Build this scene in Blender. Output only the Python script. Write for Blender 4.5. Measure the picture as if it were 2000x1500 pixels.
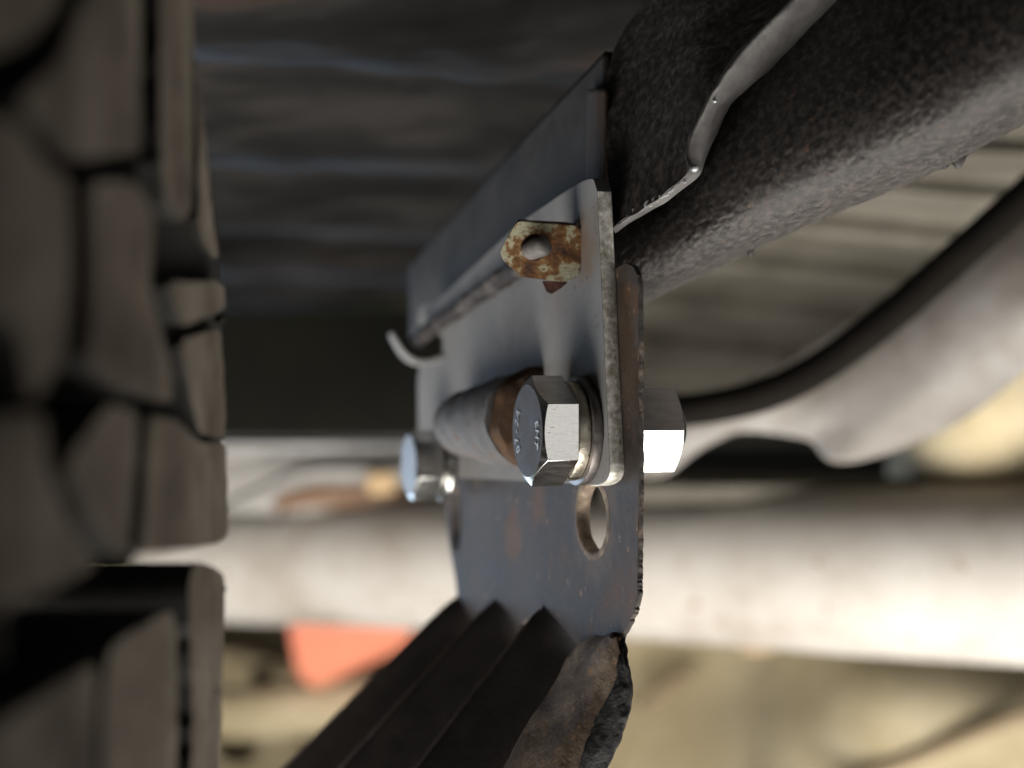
import bpy, bmesh, math, random
from mathutils import Vector, Matrix
from mathutils.geometry import tessellate_polygon
from mathutils import noise as mnoise

random.seed(7)
for o in list(bpy.data.objects):
    bpy.data.objects.remove(o, do_unlink=True)
scene = bpy.context.scene
COL = scene.collection

# ------------------------------------------------------------------ camera
CAMZ = 0.42                     # lens height above the ground, metres
FPX = 2000 * 60.0 / 36.0
cam_data = bpy.data.cameras.new('camera')
cam_data.lens = 60.0
cam_data.sensor_width = 36.0
cam_data.clip_start = 0.01
cam_data.clip_end = 200.0
cam_data.dof.use_dof = True
cam_data.dof.focus_distance = 0.297
cam_data.dof.aperture_fstop = 9.5
cam_data.dof.aperture_blades = 0
cam = bpy.data.objects.new('camera', cam_data)
COL.objects.link(cam)
cam.location = (0, 0, CAMZ)
cam.rotation_euler = (math.radians(90), 0, 0)
scene.camera = cam

# ------------------------------------------------------------------ world and lamps
world = bpy.data.worlds.new('World')
scene.world = world
world.use_nodes = True
bg = world.node_tree.nodes['Background']
bg.inputs[0].default_value = (0.75, 0.85, 1.0, 1)
bg.inputs[1].default_value = 0.014

def area_lamp(name, loc, target, size, power, color, size_y=None):
    l = bpy.data.lights.new(name, 'AREA')
    l.shape = 'RECTANGLE'
    l.size = size
    l.size_y = size_y or size
    l.energy = power
    l.color = color
    o = bpy.data.objects.new(name, l)
    COL.objects.link(o)
    loc = Vector(loc) + Vector((0, 0, CAMZ))
    target = Vector(target) + Vector((0, 0, CAMZ))
    o.location = loc
    o.rotation_euler = (target - loc).to_track_quat('-Z', 'Y').to_euler()
    return o

ground_bounce = area_lamp('ground_bounce_light', (0.07, 0.33, -0.385), (0.06, 0.60, -0.02), 1.20, 13.0, (1.0, 0.955, 0.89), 0.44)  # added area light standing in for bounce from sunlit ground
ground_bounce.data.spread = math.radians(132)
area_lamp('open_side_light', (1.08, -1.08, -0.05), (0.03, 0.3, 0.0), 0.75, 1.6, (1.0, 0.97, 0.93), 0.6)
area_lamp('far_side_daylight', (-0.68, 1.15, -0.20), (0.0, 0.42, 0.0), 0.5, 1.3, (0.86, 0.93, 1.0), 0.4)

area_lamp('far_sheen_light', (-0.50, 1.45, -0.25), (-0.03, 0.60, 0.05), 1.0, 5.0, (0.46, 0.69, 1.0), 0.30)  # added area light, hidden behind the castings, for blue sheen on the floor pan

vs = scene.view_settings
vs.view_transform = 'Standard'
vs.look = 'None'
vs.exposure = 0.0
vs.gamma = 1.0
vs.use_curve_mapping = False

# ------------------------------------------------------------------ helpers
MM = 0.001

def P(px, py, d):
    """point seen at photo pixel (px, py), d millimetres in front of the lens"""
    return Vector(((px - 1000) * d / FPX * MM, d * MM, (750 - py) * d / FPX * MM + CAMZ))

def W(x, y, z):
    """millimetres relative to the lens"""
    return Vector((x * MM, y * MM, z * MM + CAMZ))

# frame of the bolted plates: U runs away from us along the plate, N is the plate's normal (to the left)
U = Vector((-0.316, 0.9488, 0))
N = Vector((-0.9488, -0.316, 0))
Z = Vector((0, 0, 1))
O = Vector((15.5, 300.0, 0))

def B(u, n, z):
    return W(*(O + U * u + N * n + Z * z))

def PL(px, py, n=0.0):
    r = Vector(((px - 1000) / FPX, 1, (750 - py) / FPX))
    q = O + N * n
    t = q.dot(N) / r.dot(N)
    return W(*(r * t))

def uz(px, py, n=0.0):
    p = PL(px, py, n)
    q = Vector((p.x / MM, p.y / MM, (p.z - CAMZ) / MM)) - O
    return q.dot(U), q.z

def empty(name, loc):
    o = bpy.data.objects.new(name, None)
    COL.objects.link(o)
    o.empty_display_size = 0.01
    o.location = loc
    return o

def tag(o, label=None, cat=None, group=None, kind=None):
    if label: o['label'] = label
    if cat: o['category'] = cat
    if group: o['group'] = group
    if kind: o['kind'] = kind
    return o

def thing(name, loc, label, cat, group=None):
    return tag(empty(name, loc), label, cat, group)

def mesh_obj(name, verts, faces, mat, parent=None, smooth=None, bevel=0, solid=0, sub=0, bevseg=2, solid_off=-1):
    me = bpy.data.meshes.new(name)
    if parent is not None:
        off = wloc(parent)
    else:
        c = Vector((0, 0, 0))
        for v in verts: c += Vector(v)
        c /= max(1, len(verts))
        off = c
    me.from_pydata([tuple(Vector(v) - off) for v in verts], [], faces)
    bm = bmesh.new(); bm.from_mesh(me)
    bmesh.ops.recalc_face_normals(bm, faces=bm.faces[:])
    bm.to_mesh(me); bm.free()
    o = bpy.data.objects.new(name, me)
    COL.objects.link(o)
    if parent is not None:
        o.parent = parent
    else:
        o.location = off
    me.materials.append(mat)
    if smooth is not None:
        for p in me.polygons: p.use_smooth = True
        me.set_sharp_from_angle(angle=math.radians(smooth))
    if solid:
        m = o.modifiers.new('thickness', 'SOLIDIFY'); m.thickness = solid * MM; m.offset = solid_off
    if bevel:
        m = o.modifiers.new('edge', 'BEVEL'); m.width = bevel * MM; m.segments = bevseg
        m.limit_method = 'ANGLE'; m.angle_limit = math.radians(35)
    if sub:
        m = o.modifiers.new('sub', 'SUBSURF'); m.levels = sub; m.render_levels = sub
    return o

def wloc(o):
    p = Vector(o.location)
    while o.parent is not None:
        o = o.parent
        p = p + Vector(o.location)
    return p

def catmull(pts, n):
    out = []
    k = len(pts)
    pts = [Vector(p) for p in pts]
    for i in range(k - 1):
        p0 = pts[max(0, i - 1)]; p1 = pts[i]; p2 = pts[i + 1]; p3 = pts[min(k - 1, i + 2)]
        for j in range(n):
            t = j / n
            out.append(0.5 * ((2 * p1) + (p2 - p0) * t + (2 * p0 - 5 * p1 + 4 * p2 - p3) * t * t + (3 * p1 - p0 - 3 * p2 + p3) * t ** 3))
    out.append(pts[-1])
    return out

def grid(rows, closed=False):
    verts, faces = [], []
    nc = len(rows[0])
    for r in rows:
        verts += list(r)
    for i in range(len(rows) - 1):
        for j in range(nc - 1 if not closed else nc):
            a = i * nc + j; b = i * nc + (j + 1) % nc
            faces.append((a, b, b + nc, a + nc))
    return verts, faces

def loft(name, rows, mat, parent=None, n=6, m=6, disp=None, **kw):
    rows = [catmull(r, n) for r in rows]
    cols = [catmull([r[j] for r in rows], m) for j in range(len(rows[0]))]
    rows = [[cols[j][i] for j in range(len(cols))] for i in range(len(cols[0]))]
    if disp:
        rows = [[disp(p) for p in r] for r in rows]
    v, f = grid(rows)
    kw.setdefault('smooth', 40)
    return mesh_obj(name, v, f, mat, parent, **kw)

def tube(name, path, rad, mat, parent=None, seg=16, n=8, wob=0.0, **kw):
    """rad: one radius or one per control point (mm)"""
    if not isinstance(rad, (list, tuple)): rad = [rad] * len(path)
    pts = catmull(path, n)
    rr = [v.x for v in catmull([Vector((r, 0, 0)) for r in rad], n)]
    rows = []
    up = Vector((0.13, 0.21, 0.97))
    for i, p in enumerate(pts):
        t = (pts[min(i + 1, len(pts) - 1)] - pts[max(i - 1, 0)]).normalized()
        a = t.cross(up).normalized(); b = t.cross(a).normalized()
        row = []
        for k in range(seg):
            an = 2 * math.pi * k / seg
            q = p + (a * math.cos(an) + b * math.sin(an)) * rr[i] * MM
            if wob:
                q = q + mnoise.noise_vector(q * 300) * wob * MM
            row.append(q)
        rows.append(row)
    v, f = grid(rows, closed=True)
    f.append(tuple(range(seg)))
    f.append(tuple(range(len(v) - seg, len(v)))[::-1])
    kw.setdefault('smooth', 50)
    return mesh_obj(name, v, f, mat, parent, **kw)

def plate(name, outer, holes, front, back, mat, parent=None, side_mat=None, **kw):
    """outer/holes: lists of 2-D points; front(p), back(p) -> 3-D"""
    loops = [[Vector((a, b, 0)) for a, b in outer]] + [[Vector((a, b, 0)) for a, b in h] for h in holes]
    bt = bmesh.new(); idx = 0
    for l in loops:
        vv = [bt.verts.new(p) for p in l]
        for a_, b_ in zip(vv, vv[1:] + vv[:1]): bt.edges.new((a_, b_))
    bt.verts.index_update()
    bmesh.ops.triangle_fill(bt, use_beauty=True, use_dissolve=False, edges=bt.edges[:])
    tris = [tuple(q.index for q in fc_.verts) for fc_ in bt.faces]
    bt.free()
    flat = [p for l in loops for p in l]
    k = len(flat)
    verts = [front((p.x, p.y)) for p in flat] + [back((p.x, p.y)) for p in flat]
    faces = [tuple(t) for t in tris] + [tuple(i + k for i in t[::-1]) for t in tris]
    s = 0
    for l in loops:
        m = len(l)
        for i in range(m):
            a = s + i; b = s + (i + 1) % m
            faces.append((a, b, b + k, a + k))
        s += m
    kw.setdefault('smooth', 30)
    o = mesh_obj(name, verts, faces, mat, parent, **kw)
    if side_mat:
        o.data.materials.append(side_mat)
        for p in o.data.polygons:
            if p.index >= len(tris): p.material_index = 1
    return o

def round2(pts, n=5, amt=0.25):
    """round the corners of a 2-D outline; pts may be (x, y) or (x, y, amount)"""
    out = []
    k = len(pts)
    for i in range(k):
        p = Vector(pts[i][:2]); a = Vector(pts[i - 1][:2]); b = Vector(pts[(i + 1) % k][:2])
        am = pts[i][2] if len(pts[i]) > 2 else amt
        if am <= 0:
            out.append(tuple(p)); continue
        q0 = p + (a - p) * am; q1 = p + (b - p) * am
        for j in range(n + 1):
            t = j / n
            out.append(tuple(q0 * (1 - t) ** 2 + p * 2 * t * (1 - t) + q1 * t * t))
    return out

def revolve(name, profile, origin, axis, mat, parent=None, seg=48, rad_fn=None, **kw):
    """profile: (axial mm, radius mm) pairs; origin in metres"""
    axis = axis.normalized()
    a = axis.cross(Vector((0, 0, 1))).normalized(); b = axis.cross(a).normalized()
    rows = []
    for ax, r in profile:
        row = []
        for k in range(seg):
            an = 2 * math.pi * k / seg
            rr = r if rad_fn is None else rad_fn(ax, r, an)
            row.append(origin + axis * ax * MM + (a * math.cos(an) + b * math.sin(an)) * rr * MM)
        rows.append(row)
    v, f = grid(rows, closed=True)
    f.append(tuple(range(seg))[::-1])
    f.append(tuple(range(len(v) - seg, len(v))))
    kw.setdefault('smooth', 30)
    return mesh_obj(name, v, f, mat, parent, **kw)

def box(name, lo, hi, mat, parent=None, **kw):
    (x0, y0, z0), (x1, y1, z1) = lo, hi
    v = [W(x, y, z) for x in (x0, x1) for y in (y0, y1) for z in (z0, z1)]
    f = [(0, 1, 3, 2), (4, 6, 7, 5), (0, 4, 5, 1), (2, 3, 7, 6), (0, 2, 6, 4), (1, 5, 7, 3)]
    return mesh_obj(name, v, f, mat, parent, **kw)

# ------------------------------------------------------------------ materials
def material(name, cols, scale=80.0, rough=0.6, metal=0.0, bump=0.3, bump_scale=None, bump_dist=0.0004,
             stops=None, detail=6, spots=None, rough_var=0.1, spec=0.5, stretch=None, coat=None, stains=None):
    m = bpy.data.materials.new(name)
    m.use_nodes = True
    nt = m.node_tree
    L = nt.links
    b = nt.nodes['Principled BSDF']
    b.inputs['Metallic'].default_value = metal
    b.inputs['Specular IOR Level'].default_value = spec
    tc = nt.nodes.new('ShaderNodeTexCoord')
    mp = nt.nodes.new('ShaderNodeMapping')
    if stretch: mp.inputs['Scale'].default_value = stretch
    L.new(tc.outputs['Object'], mp.inputs['Vector'])
    n1 = nt.nodes.new('ShaderNodeTexNoise')
    n1.inputs['Scale'].default_value = scale
    n1.inputs['Detail'].default_value = detail
    n1.inputs['Roughness'].default_value = 0.62
    L.new(mp.outputs[0], n1.inputs['Vector'])
    cr = nt.nodes.new('ShaderNodeValToRGB')
    k = len(cols)
    if stops is None:
        stops = [0.3 + 0.4 * i / max(1, k - 1) for i in range(k)]
    while len(cr.color_ramp.elements) < k: cr.color_ramp.elements.new(0.5)
    for e, c, s in zip(cr.color_ramp.elements, cols, stops):
        e.position = s; e.color = (*c, 1)
    L.new(n1.outputs[0], cr.inputs[0])
    col = cr.outputs[0]
    if spots:
        for (sc, thr, width, c) in spots:
            ns = nt.nodes.new('ShaderNodeTexNoise')
            ns.inputs['Scale'].default_value = sc; ns.inputs['Detail'].default_value = 5
            L.new(mp.outputs[0], ns.inputs['Vector'])
            r2 = nt.nodes.new('ShaderNodeMapRange')
            r2.inputs[1].default_value = thr; r2.inputs[2].default_value = thr + width
            L.new(ns.outputs[0], r2.inputs[0])
            mx = nt.nodes.new('ShaderNodeMix'); mx.data_type = 'RGBA'
            L.new(r2.outputs[0], mx.inputs[0])
            L.new(col, mx.inputs[6]); mx.inputs[7].default_value = (*c, 1)
            col = mx.outputs[2]
    for (cen, rad, soft, c, amt) in (stains or []):
        dn = nt.nodes.new('ShaderNodeVectorMath'); dn.operation = 'DISTANCE'
        dn.inputs[1].default_value = tuple(cen)
        L.new(tc.outputs['Object'], dn.inputs[0])
        nz = nt.nodes.new('ShaderNodeTexNoise'); nz.inputs['Scale'].default_value = 260; nz.inputs['Detail'].default_value = 6
        L.new(tc.outputs['Object'], nz.inputs['Vector'])
        ma = nt.nodes.new('ShaderNodeMath'); ma.operation = 'MULTIPLY_ADD'
        L.new(nz.outputs[0], ma.inputs[0]); ma.inputs[1].default_value = rad * 1.6; L.new(dn.outputs['Value'], ma.inputs[2])
        rm = nt.nodes.new('ShaderNodeMapRange')
        rm.inputs[1].default_value = rad * 1.8 - soft; rm.inputs[2].default_value = rad * 1.8 + soft
        rm.inputs[3].default_value = amt; rm.inputs[4].default_value = 0.0
        L.new(ma.outputs[0], rm.inputs[0])
        mx = nt.nodes.new('ShaderNodeMix'); mx.data_type = 'RGBA'
        L.new(rm.outputs[0], mx.inputs[0]); L.new(col, mx.inputs[6]); mx.inputs[7].default_value = (*c, 1)
        col = mx.outputs[2]
    L.new(col, b.inputs['Base Color'])
    rr = nt.nodes.new('ShaderNodeMapRange')
    rr.inputs[1].default_value = 0.3; rr.inputs[2].default_value = 0.7
    rr.inputs[3].default_value = max(0.02, rough - rough_var); rr.inputs[4].default_value = min(1, rough + rough_var)
    L.new(n1.outputs[0], rr.inputs[0]); L.new(rr.outputs[0], b.inputs['Roughness'])
    if bump:
        n2 = nt.nodes.new('ShaderNodeTexNoise')
        n2.inputs['Scale'].default_value = bump_scale or scale * 4
        n2.inputs['Detail'].default_value = 7
        n2.inputs['Roughness'].default_value = 0.72
        L.new(mp.outputs[0], n2.inputs['Vector'])
        bp = nt.nodes.new('ShaderNodeBump')
        bp.inputs['Strength'].default_value = bump
        bp.inputs['Distance'].default_value = bump_dist
        L.new(n2.outputs[0], bp.inputs['Height']); L.new(bp.outputs[0], b.inputs['Normal'])
    if coat:
        b.inputs['Coat Weight'].default_value = coat
    return m

M = {}
M['tyre'] = material('dusty_rubber', [(0.062, 0.050, 0.039), (0.135, 0.113, 0.089), (0.21, 0.182, 0.147)], 75, 0.85, 0, 0.5, 260, 0.0010,
                     spots=[(70, 0.62, 0.1, (0.05, 0.045, 0.04))], spec=0.25)
M['carcass'] = material('black_rubber', [(0.012, 0.011, 0.010), (0.03, 0.028, 0.025)], 40, 0.8, 0, 0.4, 200, 0.001, spec=0.25)
M['rail'] = material('black_underseal', [(0.009, 0.0078, 0.007), (0.026, 0.022, 0.020), (0.058, 0.049, 0.044)], 700, 0.66, 0, 0.4, 1200, 0.0003, stops=[0.36, 0.5, 0.66], detail=3,
                     spots=[(600, 0.66, 0.06, (0.085, 0.05, 0.032))], spec=0.45)
M['rail_dust'] = material('dusty_underseal', [(0.10, 0.092, 0.085), (0.15, 0.137, 0.125), (0.21, 0.19, 0.175)], 120, 0.65, 0, 0.8, 420, 0.0007, spec=0.4)
M['rail_side'] = material('grey_rail_paint', [(0.027, 0.0255, 0.0245), (0.052, 0.049, 0.047)], 110, 0.65, 0.0, 0.3, 500, 0.0003, spec=0.2)
M['lip'] = material('grey_seam_lip', [(0.075, 0.070, 0.068), (0.115, 0.110, 0.108), (0.155, 0.15, 0.146)], 90, 0.5, 0.15, 0.5, 350, 0.0005)
M['chip'] = material('pale_chipped_paint', [(0.22, 0.23, 0.235), (0.40, 0.42, 0.43)], 600, 0.45, 0, 0.5, 900, 0.0004)
M['drop'] = material('wet_drop', [(0.3, 0.32, 0.35), (0.4, 0.42, 0.45)], 400, 0.08, 0.3, 0)
M['zinc'] = material('satin_zinc', [(0.165, 0.163, 0.162), (0.19, 0.188, 0.187), (0.215, 0.213, 0.212)], 90, 0.74, 0.05, 0.25, 900, 0.00015, spec=0.2,
                     spots=[(150, 0.70, 0.05, (0.16, 0.16, 0.17)), (420, 0.68, 0.04, (0.09, 0.085, 0.08)), (900, 0.66, 0.06, (0.12, 0.115, 0.11))], rough_var=0.06,
                     stains=[(PL(1140, 480, 0) - PL(1190, 940, 0), 0.005, 0.004, (0.16, 0.09, 0.045), 0.6),
                             (PL(1090, 580, 0) - PL(1190, 940, 0), 0.006, 0.006, (0.15, 0.11, 0.085), 0.35),
                             (PL(1010, 760, 0) - PL(1190, 940, 0), 0.012, 0.008, (0.10, 0.075, 0.06), 0.6),
                             (PL(900, 800, 0) - PL(1190, 940, 0), 0.012, 0.010, (0.12, 0.11, 0.105), 0.5)])
M['zinc_edge'] = material('sheared_zinc_edge', [(0.30, 0.28, 0.21), (0.58, 0.56, 0.50), (0.90, 0.89, 0.86)], 900, 0.45, 0.3, 0.5, 1800, 0.0002, rough_var=0.12)
M['bracket'] = material('rusty_dark_steel', [(0.026, 0.021, 0.019), (0.045, 0.037, 0.033), (0.064, 0.053, 0.048)], 160, 0.62, 0.1, 0.5, 500, 0.0004, spec=0.15,
                        spots=[(60, 0.60, 0.10, (0.085, 0.045, 0.022)), (420, 0.66, 0.05, (0.17, 0.11, 0.07))], rough_var=0.04,
                        stains=[(PL(1160, 1030, -2.75) - PL(1160, 1180, -2.75), 0.0085, 0.004, (0.15, 0.105, 0.065), 0.45),
                                (PL(1225, 640, -2.75) - PL(1160, 1180, -2.75), 0.006, 0.006, (0.12, 0.065, 0.028), 0.3),
                                (PL(1215, 760, -2.75) - PL(1160, 1180, -2.75), 0.006, 0.006, (0.10, 0.055, 0.025), 0.25),
                                (PL(1235, 1180, -2.75) - PL(1160, 1180, -2.75), 0.006, 0.006, (0.10, 0.055, 0.03), 0.5)])
M['bracket_edge'] = material('chipped_rust_edge', [(0.02, 0.018, 0.017), (0.05, 0.038, 0.032), (0.22, 0.17, 0.13)], 330, 0.7, 0.1, 1.0, 700, 0.0008,
                             stops=[0.42, 0.56, 0.72])
M['collar'] = material('dusty_rust_collar', [(0.05, 0.032, 0.021), (0.14, 0.10, 0.068), (0.29, 0.235, 0.17)], 330, 0.75, 0, 0.8, 900, 0.0004)
M['rib'] = material('dark_ribbed_steel', [(0.012, 0.0095, 0.0085), (0.024, 0.019, 0.017)], 90, 0.7, 0.0, 0.4, 500, 0.0004, spec=0.3)
M['ridge'] = material('brown_ridge_highlight', [(0.035, 0.026, 0.022), (0.075, 0.056, 0.047)], 160, 0.5, 0.1, 0.6, 500, 0.0004)  # lighter brown stands for the light that rib ridges catch
M['flake'] = material('flaking_black_paint', [(0.007, 0.007, 0.0075), (0.016, 0.016, 0.017), (0.06, 0.05, 0.042)], 300, 0.55, 0, 0.8, 380, 0.0008, stops=[0.3, 0.55, 0.72], spec=0.3)
M['lower'] = material('weathered_rust', [(0.06, 0.042, 0.032), (0.15, 0.11, 0.08), (0.27, 0.215, 0.16)], 130, 0.7, 0.05, 0.9, 420, 0.0006, spec=0.25,
                      spots=[(520, 0.63, 0.06, (0.30, 0.16, 0.07))])
M['steel'] = material('bright_steel', [(0.50, 0.49, 0.47), (0.64, 0.635, 0.62), (0.72, 0.72, 0.71)], 240, 0.2, 1.0, 0.22, 700, 0.00012, rough_var=0.07, stretch=(1, 1, 6),
                      spots=[(500, 0.69, 0.05, (0.30, 0.26, 0.21))])
M['head_face'] = material('darkened_head_steel', [(0.038, 0.033, 0.031), (0.062, 0.055, 0.052)], 300, 0.55, 0.0, 0.5, 1800, 0.0002, spec=0.12)  # dark underside mirrored in the head face, put into its colour
M['letter'] = material('raised_steel', [(0.20, 0.19, 0.18), (0.30, 0.29, 0.28)], 600, 0.35, 0.9, 0.3, 1800, 0.0001)
M['flat_washer'] = material('dull_washer', [(0.12, 0.11, 0.105), (0.22, 0.20, 0.185)], 400, 0.4, 0.8, 0.5, 1200, 0.0002)
M['washer'] = material('brassy_washer', [(0.33, 0.29, 0.22), (0.50, 0.46, 0.38), (0.62, 0.58, 0.50)], 400, 0.32, 0.95, 0.5, 1200, 0.0002)
M['clip'] = material('rusty_clip', [(0.05, 0.022, 0.014), (0.17, 0.075, 0.025), (0.27, 0.14, 0.05), (0.50, 0.47, 0.31), (0.56, 0.55, 0.42)], 170, 0.62, 0.1, 1.0, 800, 0.0004,
                     stops=[0.37, 0.45, 0.505, 0.535, 0.66], detail=8, spots=[(1300, 0.62, 0.05, (0.26, 0.11, 0.03))])
M['clip_rust'] = material('maroon_rust', [(0.05, 0.022, 0.018), (0.14, 0.06, 0.045)], 400, 0.7, 0.1, 0.9, 900, 0.0005)
M['stud'] = material('dull_grey_stud', [(0.085, 0.076, 0.072), (0.16, 0.148, 0.142)], 300, 0.55, 0.2, 0.7, 900, 0.0004,
                     spots=[(420, 0.60, 0.08, (0.30, 0.15, 0.07))])
M['rod'] = material('dirty_rod', [(0.016, 0.013, 0.012), (0.046, 0.040, 0.038), (0.14, 0.125, 0.118)], 140, 0.8, 0.0, 0.8, 500, 0.0006, spec=0.15)
M['sleeve'] = material('grey_painted_sleeve', [(0.07, 0.066, 0.065), (0.12, 0.114, 0.112)], 120, 0.7, 0.0, 0.8, 400, 0.0006, spots=[(90, 0.56, 0.12, (0.055, 0.045, 0.04)), (300, 0.62, 0.08, (0.10, 0.06, 0.035))], spec=0.3)
M['orange_rust'] = material('orange_rust', [(0.035, 0.017, 0.007), (0.085, 0.040, 0.014)], 160, 0.8, 0, 0.7, 600, 0.0005)
M['seam'] = material('dark_brown_rust', [(0.020, 0.011, 0.006), (0.045, 0.024, 0.011)], 160, 0.8, 0, 0.7, 600, 0.0005)
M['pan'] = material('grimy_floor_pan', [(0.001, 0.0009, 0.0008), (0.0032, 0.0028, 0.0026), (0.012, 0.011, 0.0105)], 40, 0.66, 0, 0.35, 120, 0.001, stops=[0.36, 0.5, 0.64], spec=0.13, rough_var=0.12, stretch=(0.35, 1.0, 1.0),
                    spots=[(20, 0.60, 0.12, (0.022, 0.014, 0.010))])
M['pan_beige'] = material('dusty_floor_pan', [(0.050, 0.045, 0.035), (0.090, 0.082, 0.066), (0.13, 0.12, 0.10)], 22, 0.8, 0, 0.5, 120, 0.002, spec=0.2)
M['void'] = material('gap_shade_black', [(0.007, 0.007, 0.006), (0.018, 0.018, 0.012)], 18, 0.85, 0, 0.2, 90, 0.002, spec=0.15)  # shade of the gap put into a near-black colour
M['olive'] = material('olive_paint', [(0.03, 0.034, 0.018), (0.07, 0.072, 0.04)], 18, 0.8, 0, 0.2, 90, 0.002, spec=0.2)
M['axle'] = material('pale_dusty_paint', [(0.26, 0.225, 0.185), (0.39, 0.36, 0.325), (0.46, 0.44, 0.41)], 26, 0.6, 0, 0.3, 160, 0.001,
                     stops=[0.28, 0.45, 0.7], spots=[(130, 0.66, 0.06, (0.24, 0.18, 0.13)), (260, 0.68, 0.05, (0.16, 0.12, 0.09))], spec=0.2)
M['shield'] = material('pale_heat_shield', [(0.082, 0.070, 0.058), (0.135, 0.122, 0.109), (0.20, 0.192, 0.183)], 26, 0.6, 0.05, 0.5, 150, 0.0015, spec=0.25)
M['hose'] = material('black_brown_hose', [(0.004, 0.0034, 0.0028), (0.009, 0.0075, 0.006)], 60, 0.9, 0, 0.4, 300, 0.0005, spec=0.05)
M['casting'] = material('dusty_beige_casting', [(0.34, 0.27, 0.15), (0.48, 0.40, 0.25), (0.60, 0.52, 0.36)], 14, 0.75, 0, 0.6, 60, 0.003)
M['silver'] = material('silver_pipe', [(0.38, 0.38, 0.38), (0.55, 0.55, 0.55)], 24, 0.38, 0.6, 0.3, 120, 0.001)
M['web'] = material('grey_channel', [(0.17, 0.16, 0.15), (0.28, 0.27, 0.255)], 24, 0.6, 0.2, 0.3, 120, 0.001)
M['red'] = material('faded_red_plastic', [(0.78, 0.15, 0.07), (0.85, 0.27, 0.13)], 14, 0.45, 0, 0.1, 80, 0.001)
M['amber'] = material('amber_plastic', [(0.30, 0.19, 0.09), (0.40, 0.28, 0.15)], 30, 0.5, 0, 0.1, 80, 0.001)
M['brown'] = material('brown_rust_arm', [(0.10, 0.055, 0.03), (0.17, 0.10, 0.06)], 30, 0.75, 0, 0.3, 100, 0.002)
M['seam_tan'] = material('tan_seam', [(0.19, 0.14, 0.08), (0.28, 0.21, 0.13)], 30, 0.75, 0, 0.3, 100, 0.002)
M['ground'] = material('dry_sandy_ground', [(0.20, 0.165, 0.11), (0.30, 0.25, 0.17), (0.38, 0.325, 0.23)], 7, 0.9, 0, 0.8, 60, 0.008)

# ================================================================== setting
gv = [Vector((x, y, 0)) for x, y in ((-60, -30), (60, -30), (60, 120), (-60, 120))]
tag(mesh_obj('ground', gv, [(0, 1, 2, 3)], M['ground']), kind='structure')

# ribbed floor pan over the left half, falling away from the lens
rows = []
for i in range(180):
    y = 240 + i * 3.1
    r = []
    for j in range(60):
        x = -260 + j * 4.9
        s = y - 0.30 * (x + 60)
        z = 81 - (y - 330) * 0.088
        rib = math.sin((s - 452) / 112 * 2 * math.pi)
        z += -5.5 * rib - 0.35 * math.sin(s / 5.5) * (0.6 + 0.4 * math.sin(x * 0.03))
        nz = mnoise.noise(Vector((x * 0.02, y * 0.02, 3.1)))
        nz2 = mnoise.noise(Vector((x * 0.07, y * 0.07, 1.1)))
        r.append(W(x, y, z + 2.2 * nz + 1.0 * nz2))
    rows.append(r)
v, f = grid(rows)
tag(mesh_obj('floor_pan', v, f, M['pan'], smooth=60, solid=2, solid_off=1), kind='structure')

# dusty ribbed tunnel panel behind the rail on the right
rows = []
for k in range(17):
    py = 100 + k * 44; d = (395 + k * 18.5) * 1.2
    rows.append([P(px, py + 0.06 * (px - 1600) + 10 * math.sin(px * 0.004), d + (10 if k % 2 else -10) - 0.02 * (px - 1200)) for px in (1080, 1300, 1500, 1700, 1900, 2120)])
tag(loft('tunnel_panel', rows, M['pan_beige'], n=5, m=5, solid=2, solid_off=1), kind='structure')

# dark backdrop added to stand for the shade in the gap behind everything
cross = thing('gap_backdrop', W(0, 990, 10), 'black backdrop put in for the shade in the gap above the silver pipe', 'backdrop')
box('backdrop_box', (-460, 960, -35), (560, 1020, 130), M['void'], cross, bevel=6)
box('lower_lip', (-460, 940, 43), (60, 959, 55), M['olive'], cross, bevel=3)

# ================================================================== axle and far hardware
axle_path = [P(330, 1096, 790), P(700, 1102, 750), P(1250, 1108, 680), P(1700, 1118, 625), P(2120, 1124, 585)]
axle = thing('axle_tube', axle_path[2], 'thick pale dusty axle tube crossing behind the rusty bracket', 'axle')
tube('tube_shell', axle_path, [27.5, 27.5, 28.5, 30.5, 32.0], M['axle'], axle, seg=48, n=10)

bar = thing('silver_bar', P(600, 885, 730), 'dull silver channel bar lying level above the axle, left of the bracket', 'bar')
loft('upper_edge', [[P(380, 860, 728), P(600, 861, 728), P(900, 860, 728)], [P(380, 868, 722), P(600, 869, 722), P(900, 868, 722)],
               [P(380, 878, 728), P(600, 880, 728), P(900, 878, 728)]], M['silver'], bar, solid=4)
loft('channel_web', [[P(380, 876, 734), P(600, 878, 734), P(900, 876, 734)], [P(380, 930, 742), P(600, 932, 742), P(900, 930, 742)],
               [P(380, 1000, 745), P(600, 1000, 745), P(900, 1000, 745)]], M['web'], bar, solid=3)
rodl = thing('link_plate', P(600, 940, 715), 'pale flat link sloping down towards the tyre above the axle', 'link')
loft('link_strap', [[P(400, 992, 722), P(500, 948, 722), P(590, 908, 722), P(680, 898, 722), P(900, 898, 722)],
                    [P(400, 1004, 716), P(500, 963, 716), P(590, 926, 716), P(680, 918, 716), P(900, 918, 716)],
                    [P(400, 1018, 720), P(500, 980, 720), P(600, 948, 720), P(690, 946, 720), P(900, 946, 720)]], M['web'], rodl, n=6, m=4, solid=3)
am = thing('amber_clip', P(738, 945, 705), 'small amber plastic clip on the pale link above the axle', 'clip')
plate('clip_body', round2([(714, 926), (770, 922), (774, 964), (718, 968)], 4, 0.3), [], lambda p: P(p[0], p[1], 702), lambda p: P(p[0], p[1], 712), M['amber'], am, bevel=2, bevseg=3)
arm = thing('brown_arm', P(650, 960, 735), 'rust brown arm half hidden on top of the axle', 'arm')
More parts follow.
